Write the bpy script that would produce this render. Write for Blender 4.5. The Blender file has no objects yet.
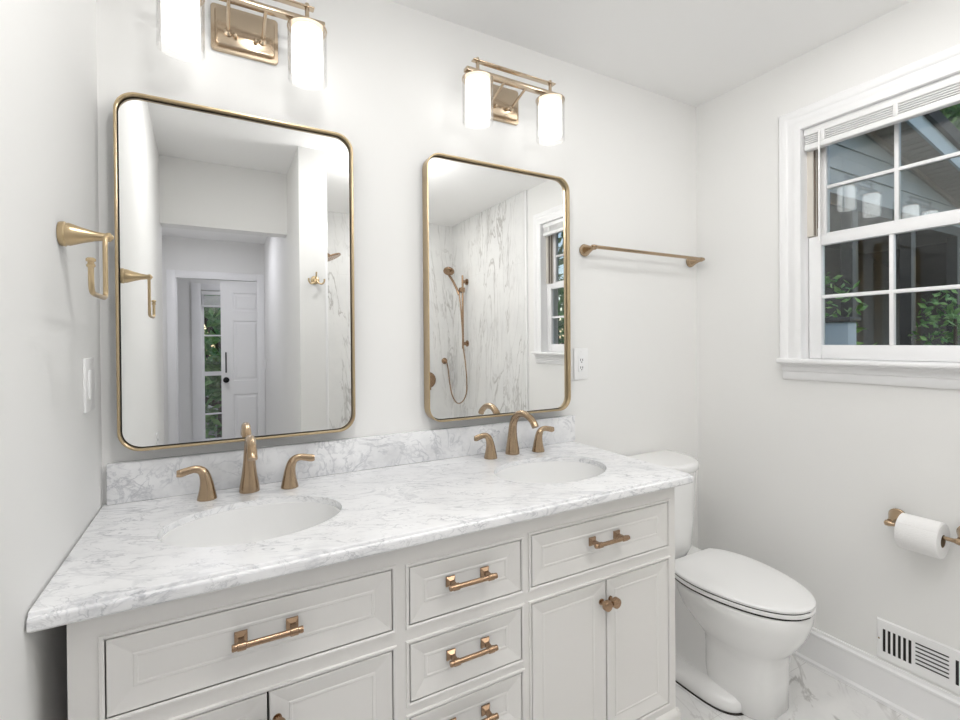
import bpy, bmesh, math, random
from mathutils import Vector, Matrix

SC = bpy.context.scene
COL = SC.collection
PI = math.pi

# ------------------------------------------------------------------ camera
def look_axes(yaw, pitch, roll):
    f = Vector((math.sin(yaw)*math.cos(pitch), math.cos(yaw)*math.cos(pitch), math.sin(pitch)))
    r = Vector((math.cos(yaw), -math.sin(yaw), 0))
    u = r.cross(f)
    return r*math.cos(roll)+u*math.sin(roll), -r*math.sin(roll)+u*math.cos(roll), f
cam_r, cam_u, cam_f = look_axes(0.50237, -0.00656, -0.00766)
cam_data = bpy.data.cameras.new('camera')
cam = bpy.data.objects.new('camera', cam_data); COL.objects.link(cam)
cam.matrix_world = Matrix(((cam_r.x, cam_u.x, -cam_f.x, 0.26522), (cam_r.y, cam_u.y, -cam_f.y, -1.55533),
                           (cam_r.z, cam_u.z, -cam_f.z, 1.32752), (0, 0, 0, 1)))
cam_data.sensor_width = 36; cam_data.lens = 36*477.859/960
cam_data.shift_y = (344.117-360)/960
cam_data.clip_start = 0.01; cam_data.clip_end = 200
SC.camera = cam

# ------------------------------------------------------------------ world, exposure, unseen ceiling lights
SC.view_settings.view_transform = 'Standard'; SC.view_settings.look = 'None'
SC.view_settings.gamma = 1; SC.view_settings.use_curve_mapping = False
SC.view_settings.exposure = 0.14
SC.cycles.max_bounces = 14; SC.cycles.diffuse_bounces = 7; SC.cycles.glossy_bounces = 6
SC.cycles.transmission_bounces = 8; SC.cycles.transparent_max_bounces = 16
SC.cycles.caustics_reflective = False; SC.cycles.caustics_refractive = False
SC.cycles.sample_clamp_indirect = 6
W = bpy.data.worlds.new('sky'); SC.world = W; W.use_nodes = True
_bg = W.node_tree.nodes['Background']
_sky = W.node_tree.nodes.new('ShaderNodeTexSky')
_sky.sky_type = 'NISHITA'; _sky.sun_disc = False; _sky.sun_elevation = math.radians(50); _sky.sun_rotation = math.radians(200)
_mul = W.node_tree.nodes.new('ShaderNodeMix'); _mul.data_type = 'RGBA'; _mul.blend_type = 'MULTIPLY'; _mul.inputs['Factor'].default_value = 1
_mul.inputs['B'].default_value = (1, .90, .80, 1)          # light haze takes the deep blue out of the sky
W.node_tree.links.new(_sky.outputs[0], _mul.inputs['A']); W.node_tree.links.new(_mul.outputs['Result'], _bg.inputs[0]); _bg.inputs[1].default_value = 0.28

def area_lamp(name, loc, energy, size, color=(1, 0.96, 0.9), rot=(0, 0, 0)):
    l = bpy.data.lights.new(name, 'AREA'); l.shape = 'DISK'; l.size = size; l.energy = energy; l.color = color
    o = bpy.data.objects.new(name, l); o.location = loc; o.rotation_euler = rot; COL.objects.link(o); return o
ZC = 2.473; XR = 2.346; FZ = 0.025; H = 0.912; D = 0.574
UNSEEN_DOWNLIGHTS = [(1.78, -.76, 2.4), (.46, -.90, 6.0)]  # first follows the towel bar shadow; second is unseen fill, added
for x, y, e in UNSEEN_DOWNLIGHTS: area_lamp('downlight_lamp', (x, y, ZC-.018), e, 0.13, (1, .99, .975))
area_lamp('shower_lamp', (1.65, -2.2, ZC-.018), 5, 0.13, (1, .97, .93))  # unseen fill added over the shower
area_lamp('passage_lamp', (0.18, -2.95, 2.30), 5, 0.3, (.93, .93, 1))  # unseen fill added to brighten the passage
area_lamp('far_room_lamp', (0.9, -4.6, 2.38), 7, 0.2, (.93, .93, 1))  # unseen fill added to brighten the far room

# ------------------------------------------------------------------ materials
def new_mat(name):
    m = bpy.data.materials.new(name); m.use_nodes = True
    return m, m.node_tree, m.node_tree.nodes['Principled BSDF']
def simple(name, col, rough=.5, metal=0., bump=0., bscale=300, coat=0., spec=.5, var=0.0):
    m, nt, b = new_mat(name)
    b.inputs['Roughness'].default_value = rough; b.inputs['Metallic'].default_value = metal
    b.inputs['Coat Weight'].default_value = coat; b.inputs['Specular IOR Level'].default_value = spec
    n = nt.nodes.new('ShaderNodeTexNoise'); tc = nt.nodes.new('ShaderNodeTexCoord')
    nt.links.new(tc.outputs['Object'], n.inputs['Vector']); n.inputs['Scale'].default_value = bscale if bump else 14
    n.inputs['Detail'].default_value = 2
    mx = nt.nodes.new('ShaderNodeMix'); mx.data_type = 'RGBA'
    v = 1-var
    mx.inputs['A'].default_value = (*col, 1); mx.inputs['B'].default_value = (col[0]*v, col[1]*v, col[2]*v, 1)
    nt.links.new(n.outputs['Fac'], mx.inputs['Factor']); nt.links.new(mx.outputs['Result'], b.inputs['Base Color'])
    if bump:
        bp = nt.nodes.new('ShaderNodeBump'); bp.inputs['Strength'].default_value = bump; bp.inputs['Distance'].default_value = .002
        nt.links.new(n.outputs['Fac'], bp.inputs['Height']); nt.links.new(bp.outputs['Normal'], b.inputs['Normal'])
    return m
def brushed(name, col, rough, stretch=(1, 1, 60), scale=40, amount=.1):
    m, nt, b = new_mat(name)
    b.inputs['Metallic'].default_value = 1; b.inputs['Base Color'].default_value = (*col, 1)
    tc = nt.nodes.new('ShaderNodeTexCoord'); mp = nt.nodes.new('ShaderNodeMapping'); n = nt.nodes.new('ShaderNodeTexNoise')
    mp.inputs['Scale'].default_value = stretch; n.inputs['Scale'].default_value = scale
    nt.links.new(tc.outputs['Object'], mp.inputs['Vector']); nt.links.new(mp.outputs['Vector'], n.inputs['Vector'])
    mr = nt.nodes.new('ShaderNodeMapRange'); mr.inputs['To Min'].default_value = rough-amount/2; mr.inputs['To Max'].default_value = rough+amount/2
    nt.links.new(n.outputs['Fac'], mr.inputs['Value']); nt.links.new(mr.outputs['Result'], b.inputs['Roughness'])
    return m
def marble(name, base, layers, rough=.15, rot=(0, 0, 0), tile=None, cloud=(.9, .35)):
    """layers: (scale, stretch, width, strength, colour, distortion, seed): ridged-noise veins; cloud = (colour factor, strength)."""
    m, nt, b = new_mat(name); N = nt.nodes.new; L = nt.links.new
    b.inputs['Roughness'].default_value = rough; b.inputs['Specular IOR Level'].default_value = .45
    tc = N('ShaderNodeTexCoord'); mp = N('ShaderNodeMapping'); mp.inputs['Rotation'].default_value = rot
    L(tc.outputs['Object'], mp.inputs['Vector'])
    cn = N('ShaderNodeTexNoise'); cn.inputs['Scale'].default_value = 5; cn.inputs['Detail'].default_value = 5; cn.inputs['Roughness'].default_value = .62
    L(mp.outputs['Vector'], cn.inputs['Vector'])
    cr = N('ShaderNodeMapRange'); cr.inputs['From Min'].default_value = .42; cr.inputs['From Max'].default_value = .72; cr.inputs['To Max'].default_value = cloud[1]
    L(cn.outputs['Fac'], cr.inputs['Value'])
    mx = N('ShaderNodeMix'); mx.data_type = 'RGBA'; mx.inputs['A'].default_value = (*base, 1)
    mx.inputs['B'].default_value = (base[0]*cloud[0], base[1]*cloud[0]*1.005, base[2]*cloud[0]*1.02, 1)
    L(cr.outputs['Result'], mx.inputs['Factor']); col = mx.outputs['Result']
    for sc, st, wd, stg, vc, ds, seed in layers:
        m2 = N('ShaderNodeMapping'); m2.inputs['Scale'].default_value = st; m2.inputs['Location'].default_value = (seed, seed*1.7, seed*.6)
        L(mp.outputs['Vector'], m2.inputs['Vector'])
        n = N('ShaderNodeTexNoise'); n.inputs['Scale'].default_value = sc; n.inputs['Detail'].default_value = 6
        n.inputs['Roughness'].default_value = .55; n.inputs['Distortion'].default_value = ds
        L(m2.outputs['Vector'], n.inputs['Vector'])
        a = N('ShaderNodeMath'); a.operation = 'SUBTRACT'; a.inputs[1].default_value = .5; L(n.outputs['Fac'], a.inputs[0])
        ab = N('ShaderNodeMath'); ab.operation = 'ABSOLUTE'; L(a.outputs[0], ab.inputs[0])
        r = N('ShaderNodeMapRange'); r.interpolation_type = 'SMOOTHSTEP'; r.inputs['From Min'].default_value = 0; r.inputs['From Max'].default_value = wd
        r.inputs['To Min'].default_value = stg; r.inputs['To Max'].default_value = 0; L(ab.outputs[0], r.inputs['Value'])
        # veins come and go
        n2 = N('ShaderNodeTexNoise'); n2.inputs['Scale'].default_value = sc*.9; n2.inputs['Detail'].default_value = 2
        m3 = N('ShaderNodeMapping'); m3.inputs['Location'].default_value = (seed+5, 3, seed); L(m2.outputs['Vector'], m3.inputs['Vector']); L(m3.outputs['Vector'], n2.inputs['Vector'])
        r2 = N('ShaderNodeMapRange'); r2.inputs['From Min'].default_value = .42; r2.inputs['From Max'].default_value = .62; L(n2.outputs['Fac'], r2.inputs['Value'])
        ml = N('ShaderNodeMath'); ml.operation = 'MULTIPLY'; L(r.outputs['Result'], ml.inputs[0]); L(r2.outputs['Result'], ml.inputs[1])
        x = N('ShaderNodeMix'); x.data_type = 'RGBA'; L(ml.outputs[0], x.inputs['Factor']); L(col, x.inputs['A']); x.inputs['B'].default_value = (*vc, 1)
        col = x.outputs['Result']
    if tile:
        axis_a, wa, off_a, axis_b, wb, off_b, gcol = tile
        sp = N('ShaderNodeSeparateXYZ'); L(tc.outputs['Object'], sp.inputs[0])
        lines = []
        for ax, w, off in ((axis_a, wa, off_a), (axis_b, wb, off_b)):
            ad = N('ShaderNodeMath'); ad.inputs[1].default_value = off; L(sp.outputs[ax], ad.inputs[0])
            pp = N('ShaderNodeMath'); pp.operation = 'PINGPONG'; pp.inputs[1].default_value = w/2; L(ad.outputs[0], pp.inputs[0])
            lt = N('ShaderNodeMath'); lt.operation = 'LESS_THAN'; lt.inputs[1].default_value = .0011; L(pp.outputs[0], lt.inputs[0]); lines.append(lt)
        mxm = N('ShaderNodeMath'); mxm.operation = 'MAXIMUM'; L(lines[0].outputs[0], mxm.inputs[0]); L(lines[1].outputs[0], mxm.inputs[1])
        x = N('ShaderNodeMix'); x.data_type = 'RGBA'; L(mxm.outputs[0], x.inputs['Factor']); L(col, x.inputs['A']); x.inputs['B'].default_value = (*gcol, 1)
        col = x.outputs['Result']
    L(col, b.inputs['Base Color'])
    return m
def clear_glass(name, tint=(1, 1, 1), ior=1.5, rough=0.0, boost=1.0):
    m = bpy.data.materials.new(name); m.use_nodes = True; nt = m.node_tree; nt.nodes.clear(); N = nt.nodes.new; L = nt.links.new
    out = N('ShaderNodeOutputMaterial'); t = N('ShaderNodeBsdfTransparent'); t.inputs[0].default_value = (*tint, 1)
    g = N('ShaderNodeBsdfGlossy'); g.inputs['Roughness'].default_value = rough
    f = N('ShaderNodeFresnel'); ge = N('ShaderNodeNewGeometry'); mi = N('ShaderNodeMix')
    mi.inputs['A'].default_value = ior; mi.inputs['B'].default_value = 1/ior   # same reflectance from either face of the thin sheet
    L(ge.outputs['Backfacing'], mi.inputs['Factor']); L(mi.outputs['Result'], f.inputs[0])
    mu = N('ShaderNodeMath'); mu.operation = 'MULTIPLY'; mu.inputs[1].default_value = boost; mu.use_clamp = True; L(f.outputs[0], mu.inputs[0])
    x = N('ShaderNodeMixShader'); L(mu.outputs[0], x.inputs[0]); L(t.outputs[0], x.inputs[1]); L(g.outputs[0], x.inputs[2]); L(x.outputs[0], out.inputs[0])
    return m

M = {}
M['wall'] = simple('wall_paint', (.84, .837, .824), .7, bump=.05, bscale=400, spec=.3)
M['ceiling'] = simple('ceiling_paint', (.90, .897, .89), .8, bump=.05, bscale=500, spec=.2)
M['trim'] = simple('white_trim_paint', (.87, .87, .875), .35)
M['cab'] = simple('cabinet_paint', (.80, .785, .762), .38)
M['gap'] = simple('dark_gap', (.03, .026, .022), .8)  # dark tone standing in for shade in narrow gaps
M['porcelain'] = simple('glazed_porcelain', (.87, .87, .865), .12, coat=.3)
M['plastic'] = simple('white_plastic', (.87, .87, .868), .3)
M['paper'] = simple('tissue_paper', (.86, .855, .85), .95, bump=.5, bscale=220, spec=.1)
M['cardboard'] = simple('brown_cardboard', (.28, .2, .13), .9)
M['bronze'] = brushed('champagne_bronze', (.46, .34, .225), .25)
M['copper'] = brushed('warm_bronze_pull', (.40, .27, .175), .27, amount=.03)
M['gold'] = brushed('brushed_gold', (.58, .45, .28), .3, (60, 60, 1))
M['nickel'] = brushed('brushed_champagne', (.56, .455, .34), .24, (1, 60, 60))
M['mirror'] = simple('mirror_silver', (.93, .935, .93), .0, 1.0)
M['mirror'].node_tree.nodes['Principled BSDF'].inputs['Roughness'].default_value = 0.0
M['black'] = simple('black_backing', (.012, .01, .009), .5)
M['blackmetal'] = simple('black_iron', (.015, .015, .016), .4, .6)
M['marble'] = marble('carrara_marble', (.91, .912, .92), [
    (3.2, (1.0, 2.6, 2.6), .035, .45, (.46, .47, .50), .9, 1.3), (9, (1, 2.6, 2.6), .026, .55, (.33, .34, .37), 1.0, 7.7),
    (20, (1, 2.2, 2.2), .035, .45, (.42, .43, .45), .8, 3.1)], .24, (0, 0, .45), cloud=(.74, .6))
M['splash'] = marble('carrara_marble_splash', (.86, .862, .87), [
    (9, (1, 1.2, 1), .035, .6, (.40, .41, .44), 1.6, 2.3), (15, (1, 1, 1), .045, .55, (.42, .43, .46), 1.3, 9.7)], .15, (0, .6, 0), cloud=(.66, .9))
M['shower'] = marble('calacatta_shower_wall', (.80, .80, .79), [
    (1.5, (2.6, 2.6, .55), .018, .75, (.40, .385, .365), 1.2, 4.1), (2.6, (2.4, 2.4, .35), .022, .6, (.47, .465, .45), 1.0, 8.4),
    (5, (2, 2, .35), .03, .3, (.6, .595, .58), .6, 1.1)], .16, (.06, .08, 0), tile=(1, .62, .0, 2, 1.95, .02, (.7, .7, .69)), cloud=(.86, .5))
M['floor'] = marble('marble_floor_tile', (.80, .797, .79), [
    (1.6, (1, 1.6, 1), .022, .8, (.42, .41, .40), 1.0, 2.9), (3.4, (1, 1.5, 1), .018, .5, (.46, .45, .44), 1.0, 6.2)], .2, (0, 0, -.7),
    tile=(0, .61, .06, 1, .305, .2, (.62, .61, .6)), cloud=(.84, .6))
M['glass'] = clear_glass('clear_glass')
M['pane'] = clear_glass('window_pane', (.93, .95, .95), boost=1.8)
M['screen_pane'] = clear_glass('screened_window_pane', (.90, .93, .92))
M['jamb'] = simple('tan_jamb_liner', (.66, .62, .56), .5)
M['track'] = simple('dark_bronze_track', (.13, .09, .06), .5)
def emitter(name, col, s):
    m, nt, b = new_mat(name); b.inputs['Base Color'].default_value = (.9, .9, .9, 1); b.inputs['Emission Color'].default_value = (*col, 1)
    b.inputs['Emission Strength'].default_value = s; return m
M['opal'] = emitter('lit_opal_glass', (1, .988, .965), 2.1)
M['led'] = emitter('lit_dome_glass', (1, .99, .978), 17.0)  # glow of the added, unseen fill globe
M['siding'] = simple('grey_lap_siding', (.40, .44, .46), .6, var=.08)
M['soffit'] = simple('taupe_soffit', (.44, .37, .31), .6)
M['fascia'] = simple('pale_blue_fascia', (.52, .62, .68), .5)
M['shingle'] = simple('dark_roof_shingle', (.03, .032, .036), .9, bump=.6, bscale=60)
M['porch'] = simple('dark_porch_stain', (.035, .036, .038), .5)
M['porch_mid'] = simple('porch_back_wall', (.07, .073, .076), .7)
M['box'] = simple('grey_blue_enamel', (.42, .50, .55), .5)
M['ground'] = simple('patio_ground', (.25, .24, .21), .9, bump=.4, bscale=30, var=.3)
M['bark'] = simple('bark', (.09, .065, .045), .9, bump=.7, bscale=30)
def leaf_mat(name, a, b2):
    m, nt, b = new_mat(name); N = nt.nodes.new; L = nt.links.new
    g = N('ShaderNodeNewGeometry'); cr = N('ShaderNodeMix'); cr.data_type = 'RGBA'
    cr.inputs['A'].default_value = (*a, 1); cr.inputs['B'].default_value = (*b2, 1); L(g.outputs['Random Per Island'], cr.inputs['Factor'])
    L(cr.outputs['Result'], b.inputs['Base Color']); b.inputs['Roughness'].default_value = .45
    b.inputs['Transmission Weight'].default_value = 0
    return m
M['leaf'] = leaf_mat('green_leaves', (.05, .20, .05), (.30, .52, .16))

# ------------------------------------------------------------------ mesh helpers
def obj(name, bm, mat, parent=None, smooth=35, loc=None):
    bmesh.ops.recalc_face_normals(bm, faces=bm.faces[:])
    me = bpy.data.meshes.new(name); bm.to_mesh(me); bm.free()
    if smooth:
        me.polygons.foreach_set('use_smooth', [True]*len(me.polygons))
        me.set_sharp_from_angle(angle=math.radians(smooth))
    me.materials.append(mat)
    o = bpy.data.objects.new(name, me); COL.objects.link(o)
    if parent is not None:
        o.parent = parent
        wm = Matrix.Identity(4); p = parent
        o.matrix_parent_inverse = world_of(parent).inverted()
    if loc: o.location = loc
    return o
def world_of(o):
    m = o.matrix_basis.copy()
    if o.parent: m = world_of(o.parent) @ o.matrix_parent_inverse @ m
    return m
def tag(o, label=None, cat=None, group=None, kind=None):
    if label: o['label'] = label
    if cat: o['category'] = cat
    if group: o['group'] = group
    if kind: o['kind'] = kind
    return o
def thing(name, label, cat, loc=(0, 0, 0), group=None):
    o = bpy.data.objects.new(name, None); COL.objects.link(o); o.location = loc; o.empty_display_size = .05
    return tag(o, label, cat, group)
def copy_thing(src, delta, label):
    c = src.copy(); COL.objects.link(c); c.location = src.location + Vector(delta); c['label'] = label
    def rec(a, b):
        for ch in list(a.children):
            k = ch.copy(); COL.objects.link(k); k.parent = b
            # the meshes sit in world coordinates through the parent inverse, so the copy follows its parent
            rec(ch, k)
    rec(src, c)
    return c
def B(): return bmesh.new()
def box(bm, x0, x1, y0, y1, z0, z1, r=0, seg=2):
    t = bmesh.new()
    v = [t.verts.new((x, y, z)) for x in (x0, x1) for y in (y0, y1) for z in (z0, z1)]
    for f in ((0, 1, 3, 2), (4, 6, 7, 5), (0, 4, 5, 1), (2, 3, 7, 6), (0, 2, 6, 4), (1, 5, 7, 3)): t.faces.new([v[i] for i in f])
    if r: bmesh.ops.bevel(t, geom=t.edges[:], offset=r, segments=seg, affect='EDGES', profile=.5)
    add(bm, t)
def add(bm, t, mat=None):
    if mat is not None: bmesh.ops.transform(t, matrix=mat, verts=t.verts)
    me = bpy.data.meshes.new('tmp'); t.to_mesh(me); t.free(); bm.from_mesh(me); bpy.data.meshes.remove(me)
def loft(bm, rings, cap0=True, cap1=True, closed=True):
    vs = [[bm.verts.new(p) for p in r] for r in rings]
    n = len(rings[0])
    for a, b in zip(vs, vs[1:]):
        for i in range(n if closed else n-1):
            j = (i+1) % n
            bm.faces.new((a[i], a[j], b[j], b[i]))
    if cap0: bm.faces.new(list(reversed(vs[0])))
    if cap1: bm.faces.new(vs[-1])
    return vs
def frame_of(d):
    d = d.normalized(); a = Vector((0, 0, 1)) if abs(d.z) < .9 else Vector((1, 0, 0))
    u = d.cross(a).normalized(); return u, d.cross(u).normalized()
def lathe(bm, origin, axis, prof, n=32):
    """prof: (distance along the axis, radius)."""
    o = Vector(origin); ax = Vector(axis).normalized(); u, v = frame_of(ax)
    loft(bm, [[o+ax*t+(u*math.cos(2*PI*i/n)+v*math.sin(2*PI*i/n))*max(r, 1e-4) for i in range(n)] for t, r in prof])
def cyl(bm, a, b, r, n=24, r2=None, bev=0):
    a = Vector(a); b = Vector(b); L = (b-a).length; r2 = r if r2 is None else r2
    if bev: prof = [(0, r-bev), (bev*.3, r-bev*.3), (bev, r), (L-bev, r2), (L-bev*.3, r2-bev*.3), (L, r2-bev)]
    else: prof = [(0, r), (L, r2)]
    lathe(bm, a, b-a, prof, n)
def spline(pts, k=8):
    """Catmull-Rom through pts (tuples of any length)."""
    P = [Vector(p) for p in pts]; out = []
    for i in range(len(P)-1):
        p0 = P[max(i-1, 0)]; p1 = P[i]; p2 = P[i+1]; p3 = P[min(i+2, len(P)-1)]
        for s in range(k):
            t = s/k
            out.append(.5*((2*p1)+(p2-p0)*t+(2*p0-5*p1+4*p2-p3)*t*t+(3*p1-p0-3*p2+p3)*t**3))
    out.append(P[-1]); return out
def sweep(bm, pts, radii, n=16, up=None, flat=None, round_end=False):
    """tube along pts with a radius each; flat: (width, height) factors against the up vector."""
    P = [Vector(p) for p in pts]; rings = []
    prev_u = None
    for i, p in enumerate(P):
        d = (P[min(i+1, len(P)-1)]-P[max(i-1, 0)]).normalized()
        if up is not None: u = d.cross(Vector(up)).normalized()
        elif prev_u is None: u = frame_of(d)[0]
        else: u = (prev_u-d*prev_u.dot(d)).normalized()
        prev_u = u; v = d.cross(u).normalized()
        r = radii[i] if hasattr(radii, '__len__') else radii
        fw, fh = (flat[i] if flat else (1, 1))
        rings.append([p+u*(math.cos(2*PI*k/n)*r*fw)+v*(math.sin(2*PI*k/n)*r*fh) for k in range(n)])
    loft(bm, rings)
def rrect(x0, x1, z0, z1, r, n=8):
    out = []
    for cx, cz, a0 in ((x1-r, z1-r, 0), (x0+r, z1-r, PI/2), (x0+r, z0+r, PI), (x1-r, z0+r, 1.5*PI)):
        for i in range(n+1):
            a = a0+PI/2*i/n; out.append((cx+r*math.cos(a), cz+r*math.sin(a)))
    return out
def superell(cx, cy, a, b, z, p=2.4, n=48, bf=None):
    """closed outline; bf: separate half length towards +y."""
    out = []
    for i in range(n):
        t = 2*PI*i/n; c, s = math.cos(t), math.sin(t)
        bb = bf if (bf is not None and s > 0) else b
        out.append((cx+a*math.copysign(abs(c)**(2/p), c), cy+bb*math.copysign(abs(s)**(2/p), s), z))
    return out
def struct(name, bm, mat, parent=None, smooth=30):
    o = obj(name, bm, mat, parent, smooth)
    if parent is None: o['kind'] = 'structure'
    return o
def simplebox(name, dims, mat, parent=None, r=0):
    bm = B(); box(bm, *dims, r); return struct(name, bm, mat, parent)

# ------------------------------------------------------------------ room shell
WO = dict(y0=-.487, y1=-1.335, z0=1.245, z1=2.172)     # window opening in the right wall
SHY = -2.82                                            # far wall of the shower
simplebox('floor', (-.4, XR+.1, -5.3, .12, FZ-.1, FZ), M['floor'])
bm = B(); box(bm, -.12, XR+.14, -2.105, .12, ZC, ZC+.1); box(bm, .69, XR+.14, SHY-.12, -2.105, ZC, ZC+.1)
tag(struct('ceiling', bm, M['ceiling']), 'flat white bathroom ceiling over vanity and shower', 'ceiling')
simplebox('wall_back', (-.12, XR+.14, 0, .12, FZ, ZC), M['wall'])
bm = B()   # the wall runs slightly out of square past the vanity
loft(bm, [[(-.16, 0, z_), (0, 0, z_), (0, -.62, z_), (-.035, -1.985, z_), (-.035, -2.105, z_), (-.16, -2.105, z_)] for z_ in (FZ, ZC)])
struct('wall_left', bm, M['wall'])
bm = B(); W1 = XR+.14
box(bm, XR, W1, WO['y0']+.013, 0, FZ, ZC); box(bm, XR, W1, SHY-.12, WO['y1']-.013, FZ, ZC)
box(bm, XR, W1, WO['y1']-.013, WO['y0']+.013, FZ, WO['z0']-.021); box(bm, XR, W1, WO['y1']-.013, WO['y0']+.013, WO['z1']+.013, ZC)
struct('wall_right', bm, M['wall'])
simplebox('wall_partition', (.69, .834, -3.85, -1.455, FZ, ZC), M['wall'])
simplebox('wall_header', (-.035, .69, -2.105, -1.985, 2.062, ZC), M['wall'])
bm = B(); box(bm, .834, XR-.012, SHY-.12, SHY, FZ, ZC)
struct('wall_shower_back', bm, M['shower'])
bm = B(); box(bm, XR-.012, XR, SHY-.12, -1.53, FZ, ZC); struct('wall_shower_right', bm, M['shower'])
bm = B(); box(bm, .834, .846, SHY, -1.48, FZ, ZC); struct('wall_shower_left', bm, M['shower'])
bm = B(); box(bm, XR-.016, XR, -1.53, -1.516, FZ, ZC, .002); struct('trim_1', bm, M['trim'])
bm = B(); box(bm, .834, .85, -1.48, -1.455, FZ, ZC, .002); struct('trim_2', bm, M['trim'])
# passage and the room behind the sliding door
bm = B(); box(bm, -.36, -.25, -3.97, -2.105, FZ, 2.45); box(bm, -.36, -.12, -2.105, -2.0, FZ, 2.45); struct('wall_passage_left', bm, M['wall'])
bm = B(); box(bm, -.36, .69, -3.97, -2.105, 2.335, 2.45); struct('ceiling_passage', bm, M['ceiling'])
DY = -3.85
bm = B()
box(bm, -.25, -.085, DY-.12, DY, FZ, 2.335); box(bm, -.085, .63, DY-.12, DY, 1.955, 2.335)
box(bm, .63, 1.5, DY-.035, DY, FZ, 2.335); box(bm, .63, 1.5, DY-.12, DY-.085, FZ, 2.335)
struct('wall_passage_end', bm, M['wall'])
bm = B()
for z0 in (0,):
    box(bm, -.15, -.08, DY, DY+.018, FZ, 2.02, .004); box(bm, .622, .689, DY, DY+.018, FZ, 2.02, .004); box(bm, -.08, .622, DY, DY+.018, 1.95, 2.02, .004)
    box(bm, -.085, -.07, DY-.12, DY, FZ, 1.955, .002)
struct('trim_3', bm, M['trim'])
# far room shell with its tall window
FY = -5.2
FW = dict(x0=.095, x1=.72, z0=.1, z1=1.97)
bm = B()
box(bm, -1.2, FW['x0'], FY-.12, FY, FZ, 2.45); box(bm, FW['x1'], 1.9, FY-.12, FY, FZ, 2.45)
box(bm, FW['x0'], FW['x1'], FY-.12, FY, FZ, FW['z0']); box(bm, FW['x0'], FW['x1'], FY-.12, FY, FW['z1'], 2.45)
struct('wall_far_room', bm, M['wall'])
bm = B(); box(bm, -1.3, -1.2, FY-.12, DY-.12, FZ, 2.45); struct('wall_far_room_left', bm, M['wall'])
bm = B(); box(bm, 1.9, 2.0, FY-.12, DY-.12, FZ, 2.45); struct('wall_far_room_right', bm, M['wall'])
bm = B(); box(bm, -1.3, 2.0, FY-.12, DY-.12, 2.45, 2.55); struct('ceiling_far_room', bm, M['ceiling'])
bm = B(); box(bm, -1.3, -.25, DY-.12, DY-.02, FZ, 2.45); box(bm, 1.5, 2.0, DY-.12, DY-.02, FZ, 2.45); struct('wall_far_room_front', bm, M['wall'])
bm = B(); box(bm, -1.3, -.4, -5.3, DY, FZ-.1, FZ); struct('floor_far_room', bm, M['floor'])

# baseboards
def baseboard(name, dims_list, axis):
    bm = B()
    for a0, a1, w, inn in dims_list:
        prof = [(0, 0), (.02, 0), (.02, .012), (.013, .02), (.013, .118), (.017, .122), (.017, .13), (.010, .136), (.008, .146), (0, .146)]
        rings = []
        for t in (a0, a1):
            if axis == 'y': rings.append([(w+inn*o, t, FZ+z) for o, z in prof])
            else: rings.append([(t, w+inn*o, FZ+z) for o, z in prof])
        loft(bm, rings)
    struct(name, bm, M['trim'])
baseboard('baseboard_right', [(-.001, -1.515, XR, -1)], 'y')
baseboard('baseboard_back', [(1.5, XR-.02, 0, -1)], 'x')
baseboard('baseboard_left', [(-.001, -.62, 0, 1)], 'y')
bm = B(); prof = [(0, 0), (.02, 0), (.02, .012), (.013, .02), (.013, .118), (.017, .122), (.017, .13), (.010, .136), (.008, .146), (0, .146)]
loft(bm, [[(x_+o, y_, FZ+z_) for o, z_ in prof] for x_, y_ in ((0, -.6205), (-.0345, -1.98))]); struct('baseboard_side', bm, M['trim'])

# ------------------------------------------------------------------ main window (right wall)
win = thing('window_1', 'white double-hung window with divided panes above the paper holder', 'window', (XR, -.91, WO['z0'])); win['kind'] = 'structure'
yA, yB, zA, zB = WO['y0'], WO['y1'], WO['z0'], WO['z1']
def casing_bm():
    bm = B(); w = .082
    prof = [(0, 0), (0, .014), (.010, .017), (.028, .017), (.034, .013), (.050, .013), (.056, .018), (.066, .022), (.078, .022), (w, .018), (w, 0)]
    # mitred three sides: path of corner points, offset outwards
    path = [(yA, zA, 1, 0), (yA, zB, 1, 1), (yB, zB, -1, 1), (yB, zA, -1, 0)]
    rings = [[(XR-d, y+sy*o, z+sz*o) for o, d in prof] for y, z, sy, sz in path]
    loft(bm, rings); return bm
obj('casing', casing_bm(), M['trim'], win)
bm = B(); box(bm, XR-.055, XR+.03, yB-.078, yA+.078, zA-.018, zA, .006, 3); obj('stool', bm, M['trim'], win)
bm = B()
prof = [(0, 0), (.008, 0), (.012, .006), (.012, .03), (.018, .036), (.018, .05), (.024, .058), (.024, .066), (0, .066)]
loft(bm, [[(XR-o, y, zA-.018-.066+z) for o, z in prof] for y in (yA+.072, yB-.072)]); obj('apron', bm, M['trim'], win)
bm = B()
box(bm, XR+.0, XR+.14, yA, yA+.012, zA, zB); box(bm, XR, XR+.14, yB-.012, yB, zA, zB); box(bm, XR, XR+.14, yB, yA, zB, zB+.012); box(bm, XR+.03, XR+.16, yB, yA, zA-.02, zA)
obj('jamb', bm, M['trim'], win)
bm = B()
for y0, y1 in ((yA-.022, yA), (yB, yB+.022)): box(bm, XR+.0715, XR+.125, y0, y1, zA, zB); box(bm, XR+.036, XR+.0715, y0, y1, 1.742, zB)
obj('jamb_liner', bm, M['jamb'], win)
bm = B()
for s, y in ((1, yA-.0225), (-1, yB+.0225)):
    for x in (XR+.045, XR+.066): box(bm, x, x+.006, y-.002, y+.002, zA+.5, zB)
obj('track', bm, M['track'], win)
gy0, gy1 = -.535, -1.285
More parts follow.
